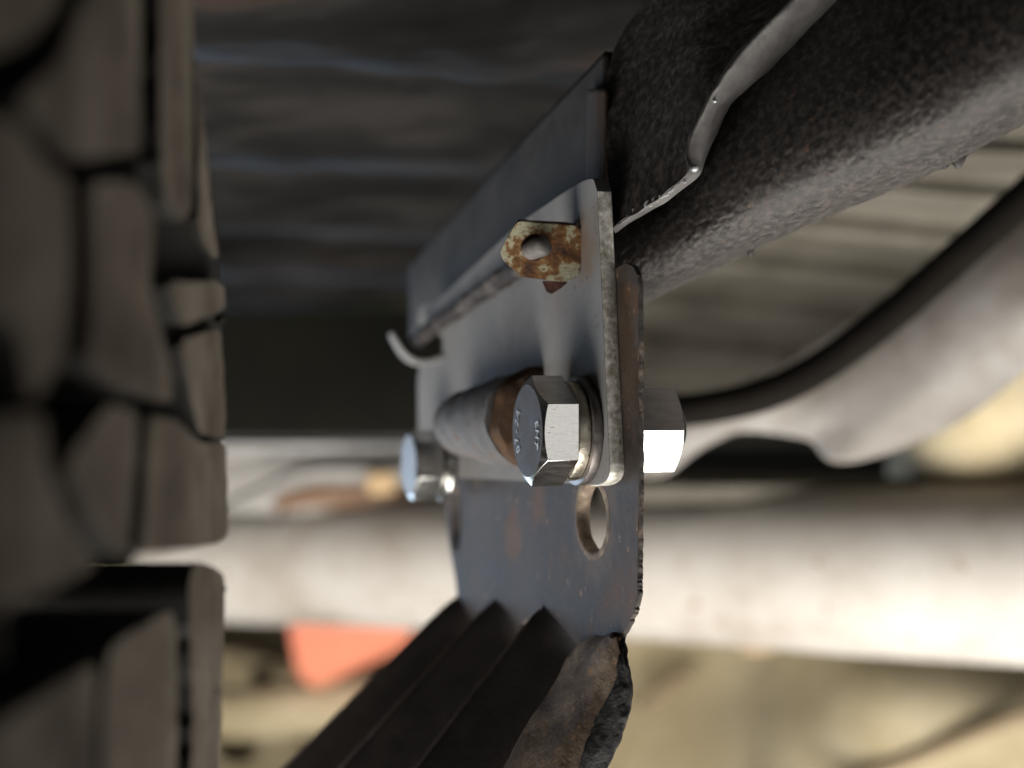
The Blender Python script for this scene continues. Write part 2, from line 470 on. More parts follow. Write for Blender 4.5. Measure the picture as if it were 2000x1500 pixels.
tube('arm_body', [P(540, 985, 745), P(600, 965, 740), P(680, 960, 740), P(760, 968, 740), P(900, 960, 740)], [4, 6, 7, 6, 5], M['brown'], arm)

redc = thing('red_cover', P(670, 1260, 900), 'faded salmon red plastic cover under the axle', 'cover')
out = round2([(560, 1190), (830, 1190), (790, 1262), (700, 1305), (618, 1345), (580, 1320)], 5, 0.3)
plate('cover_shell', out, [], lambda p: P(p[0], p[1], 885), lambda p: P(p[0], p[1], 930), M['red'], redc, bevel=6, bevseg=4)

# beige castings at lower left, with bosses and bolt holes
cast = thing('beige_casting', P(520, 1430, 1000), 'dusty beige casting with round dark holes, behind the tyre at lower left', 'casting')
def holes_of(lst):
    return [[(cx + rx * math.cos(-2 * math.pi * k / 24), cy + ry * math.sin(-2 * math.pi * k / 24)) for k in range(24)] for cx, cy, rx, ry in lst]
out = round2([(330, 1345), (470, 1360), (560, 1352), (640, 1330), (760, 1320), (900, 1330), (900, 1640), (330, 1640)], 4, 0.2)
plate('casting_face', out, holes_of([(462, 1452, 42, 40), (600, 1425, 26, 34), (690, 1420, 40, 18)]), lambda p: P(p[0], p[1], 960 + (1500 - p[1]) * 0.3),
      lambda p: P(p[0], p[1], 1060 + (1500 - p[1]) * 0.3), M['casting'], cast, bevel=5, bevseg=3)
out = round2([(330, 1262), (430, 1268), (520, 1285), (575, 1300), (640, 1345), (640, 1372), (520, 1362), (330, 1350)], 4, 0.25)
plate('upper_web', out, holes_of([(512, 1322, 22, 24), (592, 1334, 16, 14)]), lambda p: P(p[0], p[1], 1015), lambda p: P(p[0], p[1], 1080), M['casting'], cast, bevel=4)
tube('boss', [P(430, 1395, 945), P(560, 1388, 940), P(700, 1372, 945), P(800, 1360, 950)], [14, 15, 15, 13], M['casting'], cast, seg=24)
box('shadow_web', (-330, 1090, -260), (120, 1120, -120), M['casting'], cast)

# beige housing at lower right
hous = thing('beige_housing', P(1700, 1400, 800), 'large dusty beige housing below the axle at lower right', 'housing')
loft('shell', [[P(1180, 1240, 900), P(1350, 1240, 880), P(1470, 1235, 850), P(1540, 1235, 820), P(1700, 1240, 800), P(1900, 1250, 810), P(2150, 1260, 820)],
               [P(1180, 1330, 890), P(1330, 1335, 880), P(1455, 1340, 850), P(1540, 1340, 810), P(1700, 1345, 770), P(1900, 1340, 775), P(2150, 1330, 790)],
               [P(1150, 1430, 870), P(1320, 1440, 865), P(1450, 1450, 835), P(1530, 1450, 795), P(1700, 1445, 757), P(1900, 1420, 760), P(2150, 1390, 775)],
               [P(1100, 1560, 850), P(1300, 1570, 845), P(1440, 1580, 825), P(1520, 1580, 790), P(1700, 1560, 750), P(1900, 1530, 755), P(2150, 1500, 770)]],
     M['casting'], hous, n=6, m=6, solid=3, solid_off=1)
tube('seam', [P(1600, 1545, 748), P(1760, 1488, 750), P(1880, 1440, 754), P(2010, 1392, 758), P(2150, 1350, 765)], [2.6, 3, 3, 3, 3], M['seam_tan'], hous)
tube('cable_boss', [P(1250, 1385, 862), P(1300, 1345, 860), P(1345, 1310, 862)], [4, 6, 4], M['seam_tan'], hous)
yl = thing('yellow_tab', P(1475, 1262, 690), 'tiny yellow tab peeping out under the axle on the right', 'tab')
plate('tab_leaf', round2([(1440, 1235), (1520, 1240), (1512, 1278), (1450, 1276)], 4, 0.3), [], lambda p: P(p[0], p[1], 700), lambda p: P(p[0], p[1], 704), M['amber'], yl)

# rounded bush housing behind the shield
bush = thing('bush_housing', P(1900, 860, 640), 'rounded beige bush housing below the heat shield at the right edge', 'housing')
loft('bush_shell', [[P(1745, 960, 690), P(1752, 860, 660), P(1790, 760, 650), P(1850, 640, 660)],
                    [P(1820, 985, 640), P(1830, 860, 615), P(1860, 740, 612), P(1900, 600, 630)],
                    [P(1960, 990, 620), P(1965, 860, 598), P(1975, 720, 600), P(1990, 580, 620)],
                    [P(2150, 990, 640), P(2150, 860, 620), P(2150, 720, 625), P(2150, 560, 640)]], M['casting'], bush, solid=3, solid_off=1)

plateb = thing('spring_plate', P(1500, 940, 650), 'thin pale plate edge just above the axle on the right', 'plate')
loft('plate_strip', [[P(1180, 918, 660), P(1500, 926, 650), P(1830, 935, 640)], [P(1180, 945, 640), P(1500, 950, 632), P(1830, 945, 630)],
                     [P(1180, 985, 645), P(1500, 980, 640), P(1830, 965, 640)]], M['pan_beige'], plateb, solid=3)

# pale heat shield
sh = thing('heat_shield', P(1650, 780, 500), 'pale curved heat shield with wavy lower edge under the dark hose', 'shield')
top = [P(1220, 800, 512), P(1330, 790, 512), P(1470, 740, 508), P(1620, 655, 500), P(1760, 560, 492), P(1900, 465, 484), P(2080, 330, 474)]
mid = [P(1220, 855, 510), P(1330, 842, 510), P(1470, 808, 506), P(1620, 745, 497), P(1760, 665, 487), P(1900, 575, 478), P(2080, 460, 468)]
mid2 = [P(1220, 893, 512), P(1320, 883, 512), P(1460, 830, 510), P(1600, 812, 499), P(1745, 785, 487), P(1900, 695, 478), P(2080, 580, 468)]
low = [P(1220, 922, 517), P(1300, 922, 517), P(1400, 842, 515), P(1570, 852, 506), P(1650, 902, 497), P(1880, 815, 489), P(2080, 640, 479)]
loft('shield_sheet', [top, mid, mid2, low], M['shield'], sh, n=8, m=6, solid=1.2, solid_off=1)

# hose
hs = thing('hose', P(1560, 735, 440), 'black brown hose curving down along the pale heat shield', 'hose')
tube('hose_tube', [P(2120, 275, 425), P(1990, 395, 430), P(1850, 520, 437), P(1720, 632, 442), P(1600, 718, 446), P(1500, 768, 449), P(1400, 793, 452), P(1290, 806, 455), P(1180, 812, 458)],
     [4.5, 4.5, 4.5, 4.5, 4.5, 4.5, 4.4, 4.3, 4.3], M['hose'], hs, seg=24)

# ================================================================== chassis rail
def rail_d(px):
    return 324 - 0.066 * (px - 1200)

rail = thing('chassis_rail', P(1500, 350, 290), 'black underseal coated chassis rail running from the bracket to the upper right', 'rail')
edge = [(1192, 624), (1270, 586), (1380, 532), (1500, 474), (1620, 420), (1750, 365), (1860, 318), (1940, 272), (2010, 235), (2150, 165)]
def rdisp(p):
    g = 1.0 - 1.5 * mnoise.noise(p * 720, noise_basis='VORONOI_F1')
    g2 = 1.0 - 1.5 * mnoise.noise(p * 1350 + Vector((3, 1, 7)), noise_basis='VORONOI_F1')
    m_ = 0.55 + 0.6 * mnoise.noise(p * 130)
    a = (0.26 * g + 0.14 * g2) * m_ + mnoise.noise(p * 60) * 0.45
    return p + Vector((0.2, -0.8, -0.5)) * a * MM
rows_dust, rows_dark = [], []
def row(off, dd):
    return [P(px - 0.18 * off * max(0, px - 1215) / 800, py - off * (0.8 + 0.25 * (px - 1200) / 800), rail_d(px) + dd) for px, py in edge]
# under side, rounded corner, then the tall face leaning away
prof_rail = [(2, 40), (0, 22), (3, 10), (14, 1), (36, -6.5), (70, -11), (120, -13), (200, -12), (310, -7), (430, 1), (620, 18)]
loft('rail_face', [row(a, b) for a, b in prof_rail], M['rail'], rail, n=34, m=22, disp=rdisp)
for px, py, r in ((1872, 309, 1.25), (1466, 493, 0.7), (1846, 322, 0.7)):
    d = rail_d(px) + 11; py -= 5
    o = revolve('hanging_drip', [(-1.8 * r, 0.3 * r), (-1.2 * r, 0.75 * r), (-0.4 * r, 1.0 * r), (0.6 * r, 1.15 * r), (1.8 * r, 1.3 * r)], P(px, py, d), Vector((0.05, 0, 1)), M['rail'], rail, seg=14, smooth=80)

# the grey inner side of the rail, seen to the left of the plate
loft('inner_side', [[PL(1182, 100, -8), PL(1120, 165, -8), PL(1020, 272, -8), PL(900, 405, -8), PL(800, 520, -8)],
                    [PL(1182, 230, -7), PL(1120, 290, -7), PL(1020, 380, -7), PL(900, 490, -7), PL(800, 580, -7)],
                    [PL(1182, 480, -7), PL(1120, 500, -7), PL(1020, 540, -7), PL(900, 600, -7), PL(800, 660, -7)]],
     M['rail_side'], rail, n=6, m=6, solid=2)
loft('rust_seam', [[PL(1148, 175, -6.2), PL(1146, 260, -6.2), PL(1144, 370, -6.2)], [PL(1164, 172, -5.2), PL(1163, 260, -5.2), PL(1162, 370, -5.2)],
                   [PL(1182, 172, -5.6), PL(1182, 260, -5.6), PL(1182, 370, -5.6)]], M['seam'], rail, n=5, m=4, solid=1)

# overlapping sheet with a curled grey lip
inner = [(1196, 446), (1254, 407), (1306, 373), (1342, 336), (1338, 300), (1352, 250), (1398, 165), (1452, 90), (1540, 0), (1620, -80)]
outer = [(1202, 456), (1262, 418), (1318, 380), (1362, 345), (1378, 312), (1402, 255), (1440, 192), (1560, 92), (1668, 0), (1760, -80)]
left = [(1190, 440), (1190, 408), (1188, 376), (1186, 340), (1184, 300), (1184, 230), (1184, 150), (1210, 72), (1262, 0), (1320, -80)]
def sheet_d(px, py=300): return rail_d(px) - 21 - 0.075 * max(0, min(160, px - 1210)) + 0.045 * max(0, 400 - py)
rows = []
for t in (0, 0.2, 0.4, 0.6, 0.8, 0.93, 1.0):
    r = []
    for (a, b), (c, e) in zip(left, inner):
        px = a + (c - a) * t; py = b + (e - b) * t
        r.append(P(px, py, sheet_d(px, py) + (1.5 * (1 - t))))
    rows.append(r)
sheet = loft('overlap_sheet', rows, M['rail'], rail, n=22, m=26, disp=rdisp)
rows = []
for t, dd in ((0, 0), (0.12, -0.6), (0.3, 0.6), (0.6, 4.0), (0.9, 8.5), (1.0, 11.0), (0.99, 13.0)):
    r = []
    for i, ((a, b), (c, e)) in enumerate(zip(inner, outer)):
        px = a + (c - a) * t; py = b + (e - b) * t
        sc = min(1, 0.25 + 0.25 * i)
        r.append(P(px, py, sheet_d(a, b) + dd * sc))
    rows.append(r)
def ldisp(p):
    return p + Vector((0.3, -0.4, -0.6)) * (mnoise.noise(p * 320) * 0.45 + mnoise.noise(p * 120) * 0.7) * MM
loft('curled_lip', rows, M['lip'], sheet, n=10, m=5, disp=ldisp)
chips = [(1228, 413, 9, 5), (1237, 405, 5, 6), (1266, 389, 13, 7), (1279, 381, 9, 6), (1294, 373, 14, 5), (1307, 364, 7, 4), (1334, 348, 4, 3)]
for cx, cy, rx, ry in chips:
    pts = []
    for k in range(12):
        an = 2 * math.pi * k / 12
        rr = 0.75 + 0.5 * random.random()
        pts.append((cx + rx * rr * math.cos(an) * 0.85 - ry * rr * math.sin(an) * -0.5, cy + ry * rr * math.sin(an) - rx * rr * math.cos(an) * 0.45))
    pts = [(x_ + 3, y_ + 7) for x_, y_ in pts]
    d0 = sheet_d(cx, cy) + 0.1
    plate('paint_chip', pts, [], lambda p: P(p[0], p[1], d0), lambda p: P(p[0], p[1], d0 + 1.2), M['chip'], sheet, bevel=0.1)
for cx, cy, r in ((1356, 328, 0.75), (1396, 197, 0.4)):
    revolve('water_drop', [(-0.9 * r, 0.2 * r), (-0.7 * r, 0.65 * r), (-0.1 * r, r), (0.6 * r, 0.9 * r)], P(cx, cy, sheet_d(cx - 18, cy) + 0.6), Vector((0, 1, 0.1)), M['drop'], sheet, seg=16, smooth=80)

# ================================================================== rusty bracket
NB = -2.75
TB = 0.95
brk = thing('rusty_bracket', PL(1160, 1180, NB), 'dark rusty steel bracket bolted behind the bright plate', 'bracket')
def uvb(px, py): return uz(px, py, NB)
def jag(pts, amp, n=6):
    out = []
    for i in range(len(pts) - 1):
        for j in range(n):
            t = j / n
            x = pts[i][0] + (pts[i + 1][0] - pts[i][0]) * t; y = pts[i][1] + (pts[i + 1][1] - pts[i][1]) * t
            out.append((x + random.uniform(-amp, amp), y))
    out.append(pts[-1])
    return out
near = [(1206, 522), (1222, 514), (1236, 520), (1244, 536), (1247, 565)] + jag([(1247, 580), (1248, 900), (1246, 1090), (1245, 1165)], 0.7, 26) + \
       jag([(1243, 1178), (1236, 1200), (1224, 1222), (1213, 1245)], 2.2, 5)
A4 = (1205, 1252)
saw = [A4, (1170, 1262), (1137, 1271), (1100, 1228), (1061, 1182), (1038, 1203), (1014, 1224), (990, 1196), (967, 1169), (946, 1195), (925, 1221), (893, 1163)]
far = [(889, 1130), (880, 1080), (870, 1010), (866, 940), (866, 850), (900, 800), (1100, 620), (1190, 540)]
outl = [uvb(*p) for p in near + saw + far]
hn = uvb(1156, 1012); hf = uvb(888, 1006)
h1 = [(hn[0] + 7.6 * math.cos(-2 * math.pi * k / 40), hn[1] + 6.4 * math.sin(-2 * math.pi * k / 40)) for k in range(40)]
h2 = [(hf[0] - 1.0 + 4.2 * math.cos(-2 * math.pi * k / 40), hf[1] + 8.2 * math.sin(-2 * math.pi * k / 40)) for k in range(40)]
plate('bracket_web', outl, [h1, h2], lambda p: B(p[0], NB, p[1]), lambda p: B(p[0], NB - TB, p[1]), M['bracket'], brk, bevel=0.15, smooth=35)
# chipped edge strip facing us
rows = []
en = near[3:]
for k, (a, b) in enumerate(((0.0, 0.08), (0.25, -0.30), (0.75, -0.30), (1.0, 0.08))):
    r = []
    for px, py in en:
        u, z = uvb(px, py)
        p = B(u + b - 0.12, NB - TB * a, z)
        r.append(p + mnoise.noise_vector(p * 500) * 0.2 * MM)
    rows.append(r)
v, f = grid(rows)
mesh_obj('chipped_edge', v, f, M['bracket_edge'], brk, smooth=30)
# rolled collars of the holes
def collar(c, ru, rz, depth, name, mat_=M['collar']):
    rows = []
    for ax, g in ((0.02, 1.3), (0.12, 0.6), (0.10, 0.0), (-0.4, -0.35), (-depth * 0.6, -0.45), (-depth, -0.1), (-depth - 0.1, 0.6), (-depth * 0.7, 1.0), (-1.2, 1.5)):
        row_ = []
        for k in range(48):
            an = 2 * math.pi * k / 48
            p = B(c[0] + (ru + g) * math.cos(an), NB + ax, c[1] + (rz + g) * math.sin(an))
            row_.append(p + mnoise.noise_vector(p * 700) * 0.12 * MM)
        rows.append(row_)
    v, f = grid(rows, closed=True)
    mesh_obj(name, v, f, mat_, brk, smooth=60)
collar(hn, 7.6, 6.4, 2.4, 'hole_collar')
collar((hf[0] - 1.0, hf[1]), 4.2, 8.2, 2.6, 'hole_collar', M['bracket_edge'])

# dark ribs kicked out to the left below the web
def at_u(px, py, u):
    """on the ray of (px,py) at plate coordinate u"""
    r = Vector(((px - 1000) / FPX, 1, (750 - py) / FPX))
    t = (u + O.dot(U)) / r.dot(U)
    return W(*(r * t))
ends = [(500, 1560), (605, 1570), (768, 1562), (952, 1560)]
tops = [(893, 1163), (967, 1169), (1061, 1182), (1205, 1252)]
vt = [None, (925, 1221), (1014, 1224), (1137, 1271)]
for i in range(3):
    u0 = uvb(*tops[i])[0]; u1 = uvb(*vt[i + 1])[0]
    a0 = PL(*tops[i], NB); a1 = PL(*vt[i + 1], NB)
    e0 = at_u(*ends[i], u0); e1 = at_u(*ends[i + 1], u1)
    e1 = e1 + (-N) * 3.0 * MM
    rows = []
    for t in (0, 0.06, 0.15, 0.3, 0.5, 0.75, 1.0):
        l = a0.lerp(e0, t); rgt = a1.lerp(e1, t)
        k = min(1.0, t / 0.12)
        rws = []
        for s, lift in ((-0.02, -2.2), (0.0, -0.4), (0.025, 0.5), (0.06, 0.7), (0.12, 0.3), (0.3, -1.2), (0.55, -2.4), (0.8, -3.2), (1.0, -3.8), (1.14, -4.2)):
            rws.append(l.lerp(rgt, s) + N * lift * k * MM)
        rows.append(rws)
    rb = loft('rib', rows, M['rib'], brk, n=4, m=4, solid=1.6, solid_off=-1, smooth=60)
    tube('ridge_highlight', [a0.lerp(e0, t) + N * (0.35 * min(1.0, t / 0.12)) * MM for t in (0.02, 0.1, 0.25, 0.5, 0.75, 1.0)], [0.2, 0.4, 0.45, 0.5, 0.5, 0.5], M['ridge'], rb, seg=10, wob=0.15)  # light caught along the ridge, put in as a thin brown tube

# lower flange, rusty brown and flaking black at its free edge
lf_left = [(1205, 1250), (1137, 1271), (1095, 1342), (1045, 1424), (1001, 1496), (955, 1570)]
lf_right = [(1214, 1244), (1224, 1285), (1232, 1330), (1229, 1390), (1208, 1450), (1150, 1570)]
rows = []
S = [0, 0.08, 0.2, 0.35, 0.5, 0.65, 0.8, 0.92, 1.0]
for i in range(len(lf_left)):
    ul = [2.0, 16.0, 15.0, 13.5, 12.0, 11.0][i]; ur = [-3, -5, -6.5, -7.0, -6.5, -5.0][i]
    a = at_u(*lf_left[i], ul); b = at_u(*lf_right[i], ur)
    rows.append([a.lerp(b, s) + (N * 0.55 + U * -0.8) * math.sin(s ** 1.5 * math.pi) * (1.0 if i == 0 else 3.0) * MM for s in S])
def lowdisp(p):
    return p + mnoise.noise_vector(p * 130) * 0.5 * MM + mnoise.noise_vector(p * 700) * 0.12 * MM
lowf = loft('lower_flange', rows, M['lower'], brk, n=6, m=8, disp=lowdisp, solid=1.6, solid_off=-1)
# flaking paint hugging the free edge
rows = []
wid = [0.03, 0.09, 0.16, 0.30, 0.27, 0.18]
for i in range(len(lf_left)):
    ul = [2.0, 16.0, 15.0, 13.5, 12.0, 11.0][i]; ur = [-3, -5, -6.5, -7.0, -6.5, -5.0][i]
    a = at_u(*lf_left[i], ul); b = at_u(*lf_right[i], ur)
    rr = []
    for q in (0, 0.25, 0.5, 0.75, 1.0):
        s = 1 - wid[i] * (1 - q) + 0.02 * q
        rr.append(a.lerp(b, s) + (N * 0.55 + U * -0.8) * (math.sin(min(s, 1) ** 1.5 * math.pi) * (1.0 if i == 0 else 3.0) + (0.6 if i == 0 else 2.2)) * MM)
    rows.append(rr)
def flk(p):
    return p + mnoise.noise_vector(p * 330) * 0.28 * MM + mnoise.noise_vector(p * 1100) * 0.16 * MM
loft('paint_flake', rows, M['flake'], lowf, n=6, m=12, disp=flk, solid=0.8)

# ================================================================== bright plate
zp = thing('zinc_plate', PL(1190, 940, 0), 'satin grey zinc plate seen nearly edge on, with bright sheared edge', 'plate')
TZ = 2.75
zo = [(1150, 947, 0), (1166, 947, 0), (1176, 944, 0), (1184, 938, 0), (1189, 929, 0), (1191, 918, 0), (1190.5, 905, 0), (1166, 372, 0.05), (1156, 338, 0.45), (1012, 438, 0.1), (852, 590, 0.15), (822, 594, 0.4), (814, 636, 0.4), (846, 640, 0.3), (866, 664, 0.3), (862, 696, 0.3), (815, 712, 0.3),
      (817, 868, 0.2), (872, 932, 0.2), (1040, 940, 0.05)]
rp = round2(zo, 7, 0.2)
zuv = [uz(px, py, 0) for px, py in rp]
plate('plate_body', zuv, [], lambda p: B(p[0], 0, p[1]), lambda p: B(p[0], -TZ, p[1]), M['zinc'], zp, bevel=0.22, smooth=35)
# sheared near edge
rows = []
ne = [(1166 + 24.5 * (i / 60.0), 374 + (905 - 374) * i / 60.0) for i in range(61)] + [(1191, 918), (1189, 929), (1184, 938), (1176, 944), (1166, 946.5), (1150, 947)]
for a, b in ((0.03, -0.02), (0.2, -0.22), (0.5, -0.26), (0.8, -0.24), (0.97, -0.02)):
    r = []
    for px, py in ne:
        u, z = uz(px, py, 0)
        dz = max(0.0, min(1.0, (py - 905) / 40.0))
        p = B(u + b * (1 - dz), -TZ * a, z + b * dz)
        r.append(p + mnoise.noise_vector(p * 1200) * 0.05 * MM)
    rows.append(r)
v, f = grid(rows)
mesh_obj('sheared_edge', v, f, M['zinc_edge'], zp, smooth=50)
# hooked tab at the far top corner
loft('hooked_tab', [[PL(866, 690, 0.2), PL(840, 700, 2.2), PL(812, 702, 4.5), PL(790, 688, 7.0), PL(772, 662, 9.0), PL(766, 648, 9.5)],
                    [PL(866, 704, 0.2), PL(840, 712, 2.2), PL(808, 714, 4.5), PL(782, 697, 7.0), PL(764, 668, 9.0), PL(758, 652, 9.5)]], M['zinc'], zp, n=6, m=3, solid=0.8)

# ================================================================== bolts, washers, nut
def hex_solid(name, af, h, origin, axis, mat, parent, chamfer_top=True, chamfer_bot=False, rot=0.0, hole=0):
    seg = 96
    axis = axis.normalized()
    a = axis.cross(Vector((0, 0, 1))).normalized(); b = axis.cross(a).normalized()
    r0 = af / 2 * 0.955
    def rh(an):
        q = ((an + rot) % (math.pi / 3)) - math.pi / 6
        return af / 2 / math.cos(q)
    rows = []
    rings = []
    if chamfer_bot: rings += [('c', 0), ('hb', 0)]
    else: rings += [('h0', 0)]
    rings += [('ht', 0) if chamfer_top else ('h1', 0)]
    if chamfer_top: rings += [('c1', 0), ('c2', 0)]
    for tag_, _ in rings:
        row_ = []
        for k in range(seg):
            an = 2 * math.pi * k / seg
            r = rh(an); t30 = 0.50
            if tag_ == 'c': ax, rr = 0, r0
            elif tag_ == 'hb': ax, rr = (r - r0) * t30, r
            elif tag_ == 'h0': ax, rr = 0, r
            elif tag_ == 'ht': ax, rr = h - (r - r0) * t30, r
            elif tag_ == 'h1': ax, rr = h, r
            elif tag_ == 'c1': ax, rr = h, r0
            else: ax, rr = h, r0 * 0.9
            row_.append(origin + axis * ax * MM + (a * math.cos(an) + b * math.sin(an)) * rr * MM)
        rows.append(row_)
    v, f = grid(rows, closed=True)
    f.append(tuple(range(seg))[::-1]); f.append(tuple(range(len(v) - seg, len(v))))
    return mesh_obj(name, v, f, mat, parent, smooth=12, bevel=0.07, bevseg=2)

dg = bpy.context.evaluated_depsgraph_get()
def letter(ch, size, centre, right, up, mat, parent, depth=0.12):
    cu = bpy.data.curves.new('letter', 'FONT')
    cu.body = ch; cu.size = size * MM; cu.extrude = depth * MM; cu.align_x = 'CENTER'; cu.align_y = 'CENTER'
    cu.offset = 0.02 * MM
    tmp = bpy.data.objects.new('letter_tmp', cu)
    COL.objects.link(tmp)
    bpy.context.view_layer.update()
    me = bpy.data.meshes.new_from_object(tmp.evaluated_get(bpy.context.evaluated_depsgraph_get()))
    bpy.data.objects.remove(tmp, do_unlink=True)
    o = bpy.data.objects.new('raised_letter', me)
    COL.objects.link(o)
    nrm = right.cross(up).normalized()
    mat4 = Matrix((right, up, nrm)).transposed().to_4x4()
    mat4.translation = centre - wloc(parent)
    o.matrix_local = mat4
    o.parent = parent
    me.materials.clear(); me.materials.append(mat)
    return o

ub, zb = 8.0, -8.4
WF, WS = 1.9, 2.3
bolt = thing('hex_bolt', B(ub, 0, zb), 'large bright steel hex bolt with raised lettering, sharp in the centre', 'bolt')
head = hex_solid('bolt_head', 17.2, 6.6, B(ub, WF + WS, zb), N, M['steel'], bolt, rot=math.pi / 6)
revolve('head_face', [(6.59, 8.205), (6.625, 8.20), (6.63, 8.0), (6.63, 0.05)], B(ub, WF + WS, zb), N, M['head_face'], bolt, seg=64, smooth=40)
revolve('shank', [(-14.4, 3.9), (-13.9, 4.4), (4.0, 4.4)], B(ub, 0.2, zb), N, M['steel'], bolt, seg=32)
# lettering follows the rim of the head
fc = B(ub, WF + WS + 6.66, zb)
RIGHT = -U   # as seen facing the head, right is towards us
for txt, a0, step, flip in (('A2-70', 148, 17, 0), ('THE', 338, -17, 1)):
    for k, ch in enumerate(txt):
        an = math.radians(a0 + (k * step if not flip else -k * -18))
        c = fc + (RIGHT * math.cos(an) + Z * math.sin(an)) * 5.7 * MM
        rad = (RIGHT * math.cos(an) + Z * math.sin(an))
        up = rad if not flip else rad
        rt = up.cross(N) * 1.0
        letter(ch, 2.5, c, rt, up, M['letter'], bolt)

def split_ring(name, u, z, n0, th, ri, ro, mat, label, gap):
    t = thing(name, B(u, n0, z), label, 'washer')
    rows = []
    seg = 72
    prof = [(0.06, ri), (0.0, ri + 0.25), (0.0, ro - 0.3), (0.12, ro - 0.08), (0.3, ro), (th - 0.3, ro), (th - 0.12, ro - 0.08), (th, ro - 0.3), (th, ri + 0.25), (th - 0.06, ri)]
    for k in range(seg + 1):
        an = gap[0] + (gap[1] - gap[0]) * k / seg
        lift = 0.0
        row_ = [B(u - r * math.cos(an), n0 + ax + lift, z + r * math.sin(an)) for ax, r in prof]
        rows.append(row_)
    v, f = grid(rows, closed=True)
    m = len(prof)
    f.append(tuple(range(m))); f.append(tuple(range(len(v) - m, len(v)))[::-1])
    mesh_obj('ring', v, f, mat, t, smooth=30)
    return t
split_ring('flat_washer', ub, zb, 0.05, WF - 0.1, 4.6, 9.9, M['flat_washer'], 'dull grey flat washer pressed against the bright plate', (0, 2 * math.pi * 0.9999))
split_ring('lock_washer', ub, zb, WF + 0.02, WS - 0.05, 4.6, 9.0, M['washer'], 'brassy split lock washer under the large bolt head', (-1.15, 2 * math.pi - 1.25))

nut = thing('hex_nut', B(ub - 1.5, NB - TB, zb), 'bright steel hex nut behind the right side of the rusty bracket', 'nut')
NN = NB - TB
revolve('nut_flange', [(0.05, 7.9), (0.4, 8.2), (1.6, 8.2), (2.3, 7.6)], B(ub - 1.5, NN, zb + 0.2), -N, M['steel'], nut, seg=48)
hex_solid('nut_body', 15.2, 9.8, B(ub - 1.5, NN - 2.3, zb + 0.2), -N, M['steel'], nut, rot=0.0, chamfer_bot=True)
revolve('bolt_tip', [(11.0, 5.3), (12.6, 5.2), (13.3, 4.9), (13.9, 4.2), (14.0, 0.2)], B(ub - 1.5, NN, zb + 0.2), -N, M['steel'], nut, seg=40)

uf, zf = 95.0, -18.4
fb = thing('hex_bolt', B(uf, 0, zf), 'smaller blurred hex bolt at the far end of the plate', 'bolt')
hex_solid('bolt_head', 14.2, 6.2, B(uf, 3.2, zf), N, M['steel'], fb, rot=math.pi / 6 - 0.22)
revolve('head_face', [(6.17, 6.77), (6.22, 6.76), (6.22, 0.05)], B(uf, 3.2, zf), N, M['flat_washer'], fb, seg=40)
revolve('flange', [(1.0, 8.0), (1.3, 8.3), (2.2, 8.2), (3.3, 6.6)], B(uf, 0, zf), N, M['steel'], fb, seg=40)
revolve('shank', [(-12, 3.4), (1.0, 3.4)], B(uf, 0, zf), N, M['steel'], fb, seg=24)

# ================================================================== old sleeve left on the plate
sl = thing('pressed_sleeve', B(60, 3, -8), 'tapered grey sleeve with orange rusty end, behind the large bolt', 'sleeve')
def sdisp(p): return p + mnoise.noise_vector(p * 120) * 1.1 * MM + mnoise.noise_vector(p * 420) * 0.3 * MM
path = [B(33, 1.6, -6.8), B(44, 2.8, -7.4), B(56, 4.0, -8.0), B(68, 4.8, -8.6), B(77, 4.8, -9.0)]
tube('sleeve_wall', path, [9.4, 8.8, 7.7, 6.4, 3.0], M['sleeve'], sl, seg=28, wob=0.5)
revolve('rust_ring', [(0, 8.2), (-0.7, 9.4), (-2.2, 9.5), (-3.6, 8.4), (-3.8, 0.3)], B(33, 0.9, -6.6), U, M['orange_rust'], sl, seg=40,
        rad_fn=lambda ax, r, an: r * (1 + 0.05 * math.sin(3 * an + 1) + 0.03 * math.sin(7 * an)), smooth=50)

# ================================================================== rusty clip nut
uc = 9.0
cl = thing('clip_nut', B(uc, 0, 22), 'rusty folded clip nut with pale green paint remains, clamped on the plate edge', 'clip')
def CP(px, py, off=0.0):
    """point of the clip's front leaf, nearly square on to the plate"""
    r = Vector(((px - 1000) / FPX, 1, (750 - py) / FPX))
    nn = (U * 0.96 + N * -0.28)
    q = O + U * (uc + off) + N * 1.0
    t = q.dot(nn) / r.dot(nn)
    p = r * t
    sn = (p - q).dot(N)
    bend = 0.012 * (sn - 7) ** 2
    return W(*(p + U * bend))
cpo = [(978, 492, 0.3), (1011, 431, 0.22), (1062, 437, 0.1), (1124, 440, 0.12), (1136, 446, 0.3), (1144, 492, 0.3), (1130, 543, 0.3), (1103, 551, 0.2), (1020, 541, 0.15), (984, 508, 0.2)]
cro = round2(cpo, 5, 0.2)
hole = [(1044 + 26 * math.cos(-2 * math.pi * k / 32), 483 + 26 * math.sin(-2 * math.pi * k / 32)) for k in range(32)]
plate('front_leaf', cro, [hole], lambda p: CP(p[0], p[1], 0), lambda p: CP(p[0], p[1] - 3, 1.1), M['clip'], cl, bevel=0.22, smooth=35, bevseg=3)
plate('back_leaf', round2([(1012, 429), (1128, 434), (1142, 500), (1126, 540), (1030, 536), (990, 500)], 4, 0.2), [], lambda p: CP(p[0], p[1], 3.2), lambda p: CP(p[0], p[1], 4.1), M['clip_rust'], cl, bevel=0.2)
loft('top_fold', [[CP(1011, 433, 0.2), CP(1062, 438, 0.2), CP(1124, 441, 0.2)], [CP(1013, 428, 1.4), CP(1062, 432, 1.4), CP(1124, 436, 1.4)], [CP(1015, 431, 3.4), CP(1062, 434, 3.4), CP(1124, 438, 3.4)]],
     M['clip_rust'], cl, n=6, m=4, solid=0.7, disp=lambda p: p + mnoise.noise_vector(p * 900) * 0.2 * MM)
